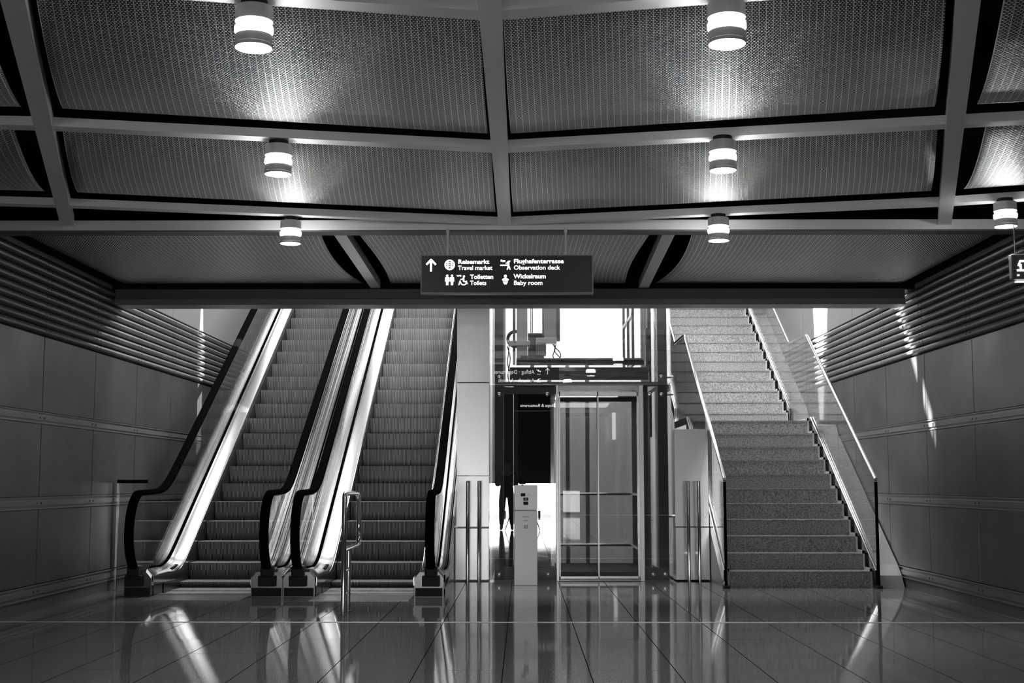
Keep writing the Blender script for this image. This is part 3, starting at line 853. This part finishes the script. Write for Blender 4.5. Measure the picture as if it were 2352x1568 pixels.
MB().box(cx0 + .42, cx0 + .46, cy0 + .01, cy0 + .05, .09, 2.12).build('front_panel_edge', 'chrome', car)
MB().box(cx1 - .02, cx1 - .01, cy0 + .05, cy1 - .05, .09, 2.12).build('car_side_glass', 'glass_lift', car)
for z in (.95, .32):
    b = MB(); b.tube([(cx1 - .07, cy0 + .15, z), (cx1 - .07, cy1 - .1, z)], .018, 12); b.tube([(cx1 - .07, cy0 + .15, z), (cx1 - .02, cy0 + .15, z)], .01, 8)
    b.tube([(cx1 - .07, cy1 - .1, z), (cx0 + .5, cy1 - .1, z)], .018, 12); b.build('car_handrail', 'chrome', car, smooth=True)
for x in (.10, .32, .55, .80): MB().box(x, x + .05, 16.62, 16.66, 0.0, 2.6).build('rear_mullion', 'frame_grey', sh)
cl = MB().box(cx0 + .5, cx1 - .3, cy0 + .4, cy1 - .5, 2.10, 2.12).build('ceiling_light', 'ring_on' and mat('lift_light', .9, .5, emit=2.2), car)  # added glowing panel that brightens the car behind the doors
MB().box(-.215, -.105, 15.2, 15.22, 0.0, 2.15).build('shaft_side_panel', 'bar_dark', sh)  # added dark sheet hiding the white wall behind the reflected photographer
# machinery on the car roof and guides
mc = thing('lift_machinery', 'grey lift machinery with guide column, control box and cables above the car', 'lift machinery', (0.1, 15.6, 2.2))
mY = 15.3
def mx_(u): return lx(u, mY)
def mz_(v): return lz(v, mY)
MB().box(mx_(1187), mx_(1212), mY, mY + .12, 2.47, 6.0, .004).build('guide_column', 'bar', mc)
MB().box(mx_(1178), mx_(1184), mY + .02, mY + .06, 2.47, 6.0).build('guide_rail', 'channel', mc)
MB().box(mx_(1246), mx_(1250), mY + .02, mY + .06, mz_(776), 6.0).build('guide_rail', 'channel', mc)
MB().box(mx_(1250.5), mx_(1284), mY, mY + .3, mz_(776), 4.6, .004).build('counterweight_box', 'ped_dark', mc)
MB().box(mx_(1279), mx_(1287), mY - .02, mY + .0, mz_(784), 4.4).build('cover_strip', 'channel', mc)
MB().box(mx_(1213), mx_(1250), mY + .2, mY + .26, mz_(824), mz_(760), .004).build('mounting_plate', 'bar_dark', mc)
mo = MB().box(mx_(1232), mx_(1255), mY - .06, mY + .16, mz_(816), mz_(789), .01).build('motor', 'bar', mc)
b = MB()
for k in range(5): b.box(mx_(1234 + 4*k), mx_(1236 + 4*k), mY - .07, mY - .058, mz_(814), mz_(792))
b.build('cooling_fin', 'channel', mo)
MB().box(mx_(1231), mx_(1279), mY - .08, mY + .05, mz_(789), mz_(777), .005).build('terminal_box', 'bar', mc)
MB().box(mx_(1168), mx_(1218), mY - .04, mY + .0, mz_(795), mz_(783), .004).build('clamp_bracket', 'ped_dark', mc)
for u, v in ((1168, 784), (1183, 787), (1215, 785), (1217, 797)):
    b = MB(); b.tube([(mx_(u), mY - .055, mz_(v)), (mx_(u), mY - .03, mz_(v))], .016, 12); b.build('clamp_bolt', 'chrome', mc)
b = MB(); b.tube([(mx_(1184) + .09*math.cos(a), mY + .1, mz_(776) + .09*math.sin(a)) for a in [2*PI*k/20 for k in range(20)]], .02, 8, closed=True)
b.build('pulley', 'black', mc, smooth=True)
MB().box(mx_(1196), mx_(1250), mY - .02, mY + .2, mz_(826), mz_(817)).build('base_bar', 'black', mc)
for k, (u, w) in enumerate(((1270, 1276), (1274, 1284), (1277, 1288), (1166, 1172), (1165, 1176))):
    v0, v1 = (790, 826) if k < 3 else (795, 880)
    pts = []
    for q in range(13):
        f = q/12; pts.append((mx_(u + (w-u)*f + 4*math.sin(f*6 + k*2)), mY + .02*math.sin(4*f + k), mz_(v0 + (v1-v0)*f)))
    b = MB(); b.tube(pts, .006, 6); b.build('cable', 'black', mc, smooth=True)
for u in (1220, 1224): 
    b = MB(); b.tube([(mx_(u), mY + .3, mz_(760)), (mx_(u), mY + .3, 6.0)], .006, 6); b.build('hoist_cable', 'black', mc)
# right guide and side grille
MB().box(mx_(1484), mx_(1494), mY, mY + .06, mz_(855), mz_(753)).build('guide_bracket', 'channel', mc)
MB().box(mx_(1488), mx_(1494), mY - .03, mY + .03, mz_(753), 6.0).build('guide_rail', 'channel', mc)
for v in (776, 833):
    b = MB(); b.tube([(mx_(1491.5), mY - .02, mz_(v)), (mx_(1491.5), mY, mz_(v))], .018, 12); b.build('clamp_bolt', 'black', mc)
gr = thing('service_ladder_frame', 'narrow grey openwork frame standing on the right of the lift car roof', 'frame', (1.4, 15.6, 2.46))
b = MB()
gx0 = 1.29
for y in (15.3, 16.1, 16.9):
    pass
for y in (15.32, 16.0, 16.7): b.box(gx0, gx0 + .03, y, y + .05, 2.46, 3.9)
for z in (2.46, 3.05, 3.6): b.box(gx0, gx0 + .03, 15.32, 16.75, z, z + .04)
b.build('openwork', 'channel', gr)

# mirrored wayfinding signs hang behind the viewer, read in the lift glass
# ------------------------------------------------------------------ call pedestal
PY = 14.14
def px(u): return lx(u, PY)
def pz(v): return lz(v, PY)
pd = thing('lift_call_pedestal', 'waist high pale metal pedestal with lift call buttons before the glass', 'pedestal', (px(1207.5), PY, 0))
MB().box(px(1181), px(1234), PY, PY + .1, 0.0, pz(1171.5), .003).build('column', 'ped_dark', pd)
hd = MB().box(px(1181), px(1234), PY - .006, PY + .1, pz(1170.5), pz(1114), .004).build('button_panel', 'ped_light', pd)
b = MB(); b.box(px(1196), px(1206.5), PY - .01, PY - .005, pz(1139), pz(1132)); b.build('display', 'black', hd)
for v0, v1 in ((1149, 1142), (1158.5, 1151)):
    b = MB(); b.box(px(1202), px(1213), PY - .011, PY - .005, pz(v0), pz(v1), .001); bt = b.build('button', 'black', hd)
b = MB()
def tri(u, v, w, h, t=1.0):
    for p, q in (((u - w, v), (u, v - h)), ((u + w, v), (u, v - h))):
        dx, dy = q[0]-p[0], q[1]-p[1]; l = math.hypot(dx, dy); nx, ny = -dy/l*t/2, dx/l*t/2
        b.prism_y([(px(p[0]+nx), pz(p[1]+ny)), (px(q[0]+nx), pz(q[1]+ny)), (px(q[0]-nx), pz(q[1]-ny)), (px(p[0]-nx), pz(p[1]-ny))], PY - .012, PY - .0055)
tri(1215, 1138, 3.6, 5.5); b.build('up_arrow', 'ped_dark', hd)
b = MB(); tri(1207.5, 1147.5, 2.4, 3.8, .8); b.build('button_arrow', 'ped_light', hd)
b = MB()
for v, us in ((1185.5, (1201, 1204, 1208, 1211)), (1194, (1202, 1206, 1209))):
    for u in us: b.box(px(u), px(u + 2), PY - .0015, PY - .0002, pz(v + 1), pz(v - 1))
for k in range(4): b.box(px(1203 + k*2.4), px(1204.2 + k*2.4), PY - .0015, PY - .0002, pz(1212), pz(1204))
b.build('printed_notice', 'ped_ink', pd)

# ------------------------------------------------------------------ staircase
RZ = 0.1706; ST0 = 13.85; T1 = 0.285; T2 = 0.2907
sx0, sx1 = 2.16, 3.63
st = thing('staircase', 'speckled granite staircase with landing between glass balustrades', 'staircase', (2.9, ST0, 0))
def nose(k):        # y of riser k (1..24)
    return ST0 + (k-1)*T1 if k <= 11 else 18.0 + (k-12)*T2
for k in range(1, 25):
    y = nose(k); z = k*RZ
    d = T1 if k < 11 else T2
    if k == 11: d = 18.0 - y
    b = MB(); b.box(sx0, sx1, y, y + d + .01, max(0, z - RZ - .02), z - .022)
    b.mi = 1; b.box(sx0, sx1, y - .008, y + d, z - .022, z, .002)
    if k == 24: b.mi = 0
    b.build('landing' if k == 11 else 'step', ['granite', 'tread'], st)
# stepped side trims, solid flank on the lift side, sloped steel plinth on the wall side
for xa_, xb_ in ((sx1, sx1 + .02), (sx0 - .02, sx0)):
    b = MB()
    for k in range(1, 24):
        y = nose(k); z = k*RZ; d = nose(k+1) - y
        b.box(xa_, xb_, y - .012, y + .012, z - RZ, z + .03); b.box(xa_, xb_, y - .012, y + d, z - .002, z + .03)
    b.build('side_trim', 'trim_light', st)
def stair_line(y, off=0.0):
    if y < 16.70: z = RZ + (y - ST0)*RZ/T1
    elif y < 18.0: z = 11*RZ
    else: z = 11*RZ + RZ + (y - 18.0)*RZ/T2
    return z + off
b = MB()
poly = [(13.86, 0.0), (13.95, 0.12)] + [(y, stair_line(y) - .09) for y in (14.1, 15, 16, 16.55)] + [(16.65, 11*RZ - .07), (16.72, 11*RZ - .05), (16.85, 11*RZ - .05), (18.05, 11*RZ - .05)] + [(18.3, stair_line(18.3) - .12)] + [(y, stair_line(y) - .12) for y in (19, 20, 21.2)] + [(21.25, 0.0)]
b.prism_x(poly, 3.74, XR - .012); b.build('wall_side_plinth', 'plinth', st)
poly2 = [(13.86, 0.0)] + [(y, stair_line(y) - .02) for y in (13.95, 15, 16, 16.69)] + [(16.72, 11*RZ - .02), (17.98, 11*RZ - .02)] + [(y, stair_line(y) - .1) for y in (18.02, 19, 20, 21.2)] + [(21.25, 0.0)]
b = MB(); b.prism_x([(13.78, 0.0), (13.78, 0.05)] + poly2[1:], 2.095, 2.138); b.build('outer_stringer', 'frame_grey', st)
b = MB(); b.prism_x(poly2, 2.14, 2.158); b.build('flank', 'steel_v', st)
def balustrade(xg, label):
    t = st
    pts = [(13.76, 1.125), (16.95, 3.0), (18.0, 3.0), (21.3, 3.0 + 3.3*RZ/T2)]
    b = MB(); b.tube([(xg, y, z) for y, z in ((13.76, 1.125), (16.85, 2.955), (16.93, 2.99), (17.0, 3.0), (17.97, 3.0), (18.04, 3.02), (21.3, 3.0 + 3.3*RZ/T2))], .021, 16)
    b.build('handrail', 'chrome', t, smooth=True)
    def top(y):
        for (a, za), (c, zc) in zip(pts, pts[1:]):
            if a <= y <= c + 1e-6: return za + (zc - za)*(y - a)/(c - a) - .02
    def low(y):
        return max(0.02, {True: stair_line(y) - .06, False: stair_line(y) - .06}[True])
    cuts = [13.78, 15.35, 16.95, 18.02, 19.6, 21.25]
    for c0, c1 in zip(cuts, cuts[1:]):
        ys = [c0 + .004 + (c1 - c0 - .008)*k/6 for k in range(7)]
        MB().prism_x([(y, top(y)) for y in ys] + [(y, low(y)) for y in ys[::-1]], xg - .006, xg + .006).build('glass_pane', 'glass', t)
    b = MB()
    for ya, yb in ((13.80, 16.72), (18.02, 21.2)):
        ys = [ya + (yb - ya)*k/6 for k in range(7)]
        for dx in (-.022, .010):
            b.loft([[(xg + dx, y, stair_line(y) - .13), (xg + dx + .012, y, stair_line(y) - .13), (xg + dx + .012, y, stair_line(y) + .045), (xg + dx, y, stair_line(y) + .045)] for y in ys])
    for dx in (-.022, .010): b.box(xg + dx, xg + dx + .012, 16.72, 18.02, 11*RZ - .05, 11*RZ + .04)
    b.build('base_channel', 'chrome', t)
    b = MB(); b.box(xg - .014, xg + .014, 13.755, 13.782, 0.0, 1.10, .003); b.build('end_profile', 'rubber', t)
    b = MB(); b.box(xg - .03, xg + .03, 13.72, 13.83, 0.0, 0.03, .004); b.build('foot', 'black', t)
balustrade(2.115, 'glass stair balustrade with steel handrail on the lift side of the stairs')
balustrade(3.695, 'glass stair balustrade with steel handrail on the wall side of the stairs')

# ------------------------------------------------------------------ behind the viewer (seen in the lift glass)
def back_sign(name, label, x0, x1, z0, z1, y, lines, arrow=None):
    t = thing(name, label, 'sign', ((x0+x1)/2, y, z0), 'signs reflected in the lift glass')
    MB().box(x0, x1, y - .06, y, z0, z1, .004).build('sign_box', 'sign_black', t)
    for txt, xs, zz, size in lines:       # faces +Y; xs = right-hand start seen from the lift
        text_obj('lettering', txt, size, (xs, y + .004, zz), 'sign_white', t, facing='+Y', bold=.001)
    for x in (x0 + .2, x1 - .2):
        b = MB(); b.tube([(x, y - .03, z1), (x, y - .03, 6.39)], .01, 8); b.build('suspension_rod', 'chrome', t)
    return t
b = MB(); b.box(sx(968.5), sx(1360), SY + .058, SY + .063, sz(672), sz(588.5)); b.build('sign_rear_face', 'sign_black', sg)
BY = SY + .0645
text_obj('rear_lettering', 'Abflug · Departures', .082, (.18, BY, 2.70), 'sign_white', sg, facing='+Y', bold=.0006, width=.60)
text_obj('rear_lettering', 'Ankunft · Arrivals', .082, (.18, BY, 2.575), 'sign_white', sg, facing='+Y', bold=.0006, width=.54)
b = MB()
def bst(p, q, w):
    dx, dz = q[0]-p[0], q[1]-p[1]; l = math.hypot(dx, dz); nx, nz = -dz/l*w/2, dx/l*w/2
    b.prism_y([(p[0]+nx, p[1]+nz), (q[0]+nx, q[1]+nz), (q[0]-nx, q[1]-nz), (p[0]-nx, p[1]-nz)], BY - .001, BY + .001)
bst((.375, 2.69), (.375, 2.775), .011); bst((.345, 2.75), (.378, 2.782), .011); bst((.405, 2.75), (.372, 2.782), .011)
bst((.215, 2.692), (.275, 2.692), .008); bst((.212, 2.762), (.272, 2.728), .012); bst((.245, 2.765), (.236, 2.732), .010); bst((.272, 2.748), (.268, 2.728), .009)
bst((.212, 2.60), (.272, 2.632), .012); bst((.245, 2.59), (.236, 2.625), .010); bst((.215, 2.575), (.275, 2.575), .008)
b.build('rear_pictogram', 'sign_white', sg)
back_sign('shop_direction_sign', 'black shops and restaurants sign reflected low in the lift glass', -0.2, 1.0, 2.86, 3.14, -3.2, [('Shops & Restaurants', 0.82, 2.96, .105)])
# low sunlit glazing of the entrance, outer panels added to brighten the steel cladding
M['daylight'] = mat('daylight_beyond_doors', 0.9, 0.5, emit=2.4)
n_ = 1
M['shop_light'] = mat('lit_shop_window', 0.9, 0.5, emit=0.9)  # added glow panels for the bright reflections in the lift doors
for x0, x1, z0, z1 in ((-8.6, -1.5, 0.0, 1.3), (-1.35, 1.25, 0.0, 0.85), (5.05, 8.6, 0.0, 1.4), (3.0, 3.12, 2.5, 3.4), (1.35, 1.9, 0.1, 0.8)):
    b = MB(); b.box(x0, x1, -14.17, -14.13, z0, z1)
    struct(b.build('window_%d' % n_, 'shop_light' if 1.3 < x0 < 4 else 'daylight')); n_ += 1
b = MB()
for x in (-8.6, -7.2, -5.8, -4.4, -3.0, -1.5, -.62, .1, .52, 1.25, 3.85, 5.4, 7.0, 8.6): b.box(x, x + .07, -14.12, -14.04, 0, 2.1)
b.box(-1.5, 1.3, -14.12, -14.04, .82, .92); b.box(-8.6, 1.3, -14.12, -14.04, .36, .40)
struct(b.build('trim_entrance_mullions', 'bar_dark'))

# photographer behind the camera, stooping over a tripod
def skin(name, verts, edges, radii, m, parent=None, root=0, sub=2):
    me = bpy.data.meshes.new(name); me.from_pydata(verts, edges, [])
    o = bpy.data.objects.new(name, me); COL.objects.link(o); me.materials.append(M[m])
    md = o.modifiers.new('skin', 'SKIN'); md.use_smooth_shade = True
    for i, v in enumerate(me.skin_vertices[0].data):
        r = radii[i]; v.radius = r if isinstance(r, tuple) else (r, r); v.use_root = (i == root)
    sd = o.modifiers.new('sub', 'SUBSURF'); sd.levels = sub; sd.render_levels = sub
    if parent: o.parent = parent
    return o
PX, PYY = -0.36, -0.62
V = []; E_ = []; R_ = []
def chain(pts, rad, start=None):
    prev = start
    for p, r in zip(pts, rad):
        V.append((p[0], p[1], p[2])); R_.append(r); k = len(V) - 1
        if prev is not None: E_.append((prev, k))
        prev = k
    return prev
hip = chain([(0, -.10, .90)], [(.15, .11)])
sp1 = chain([(0, -.05, 1.03), (0, .03, 1.17), (0, .10, 1.28)], [(.14, .10), (.15, .11), (.14, .10)], hip)
neck = chain([(0, .16, 1.35)], [.055], sp1)
chain([(0, .20, 1.41), (0, .235, 1.50), (0, .22, 1.57)], [.075, (.085, .10), (.07, .085)], neck)
for s_ in (-1, 1):
    chain([(s_*.09, -.09, .84), (s_*.11, -.03, .48), (s_*.12, -.10, .10), (s_*.125, -.02, .045), (s_*.13, .08, .03)], [.095, .062, .042, .04, .032], hip)
    w = chain([(s_*.17, .11, 1.27), (s_*.22, .16, 1.03), (s_*.15, .36, 1.06), (s_*.14, .40, 1.07)], [.055, .042, .03, .03], sp1)
bd = skin('person', V, E_, R_, 'skin'); bd.location = (PX, PYY, 0)
tag(bd, 'person in dark clothes stooping over a tripod, seen as a reflection in the lift glass', 'person')
V2 = list(V); 
cl_R = [((r[0] + .014, r[1] + .014) if isinstance(r, tuple) else r + .014) for r in R_]
keep = [i for i, v in enumerate(V) if not (v[2] > 1.34 or (abs(v[0]) < .145 and v[1] > .38) or v[2] < .05)]
mp = {i: k for k, i in enumerate(keep)}
skin('clothing', [V[i] for i in keep], [(mp[a], mp[c]) for a, c in E_ if a in mp and c in mp], [cl_R[i] for i in keep], 'cloth', bd)
b = MB(); bmesh.ops.create_icosphere(b.b, subdivisions=3, radius=.108, matrix=Matrix.Translation((0, .205, 1.545)) @ Matrix.Diagonal((.95, 1.0, .85, 1)))
hr = b.build('hair', 'hair', None, smooth=True); hr.parent = bd
b = MB()
for s_ in (-1, 1):
    bmesh.ops.create_icosphere(b.b, subdivisions=2, radius=.012, matrix=Matrix.Translation((s_*.032, .325, 1.485)))
ey = b.build('eyes', 'black', None, smooth=True); ey.parent = bd
b = MB(); b.loft([[(-.012, .325, 1.475), (.012, .325, 1.475), (.004, .332, 1.495), (-.004, .332, 1.495)], [(-.008, .352, 1.452), (.008, .352, 1.452), (.003, .345, 1.462), (-.003, .345, 1.462)]])
ns = b.build('nose', 'skin', None, smooth=True); ns.parent = bd
for s_ in (-1, 1):
    fv, fe_, fr = [], [], []
    for f, (dx, ln) in enumerate(((-.03, .062), (-.011, .072), (.009, .068), (.027, .052))):
        k = len(fv)
        fv += [(s_*.14 + dx*.8, .41, 1.075), (s_*.14 + dx, .44, 1.08), (s_*.14 + dx, .44 + ln*.55, 1.075), (s_*.14 + dx, .44 + ln*.8, 1.05)]
        fr += [.012, .0095, .0085, .007]; fe_ += [(k, k+1), (k+1, k+2), (k+2, k+3)]
        if k: fe_.append((0, k))
    k = len(fv); fv += [(s_*.14 - s_*.035, .425, 1.065), (s_*.14 - s_*.055, .45, 1.055), (s_*.14 - s_*.055, .475, 1.05)]; fr += [.012, .010, .008]; fe_ += [(0, k), (k, k+1), (k+1, k+2)]
    skin('hand', fv, fe_, fr, 'skin', bd, sub=1)
tp = thing('tripod', 'black camera tripod with a camera on its head, reflected beside the call pedestal', 'tripod', (0, -.14, 0))
for a in (90, 215, 325):
    b = MB(); a_ = math.radians(a)
    b.tube([(0.03*math.cos(a_), -.14 + .03*math.sin(a_), .95), (.30*math.cos(a_), -.14 + .30*math.sin(a_), .45), (.48*math.cos(a_), -.14 + .48*math.sin(a_), .012)], [.016, .013, .009], 10)
    b.build('leg', 'black', tp, smooth=True)
MB().lathe([(.035, .93), (.035, .97), (.018, .98), (.018, 1.03), (.03, 1.04)], (0, -.14, 0), 20).build('head', 'black', tp, smooth=True)
cm = thing('photo_camera', 'black camera mounted on the tripod', 'camera', (0, -.13, 1.04))
MB().box(-.07, .07, -.17, -.10, 1.045, 1.14, .008).build('camera_body', 'black', cm)
b = MB(); b.loft([[(.035*math.cos(2*PI*k/20), y, 1.09 + .035*math.sin(2*PI*k/20)) for k in range(20)] for y in (-.10, -.04)]); b.build('objective', 'black', cm, smooth=True)
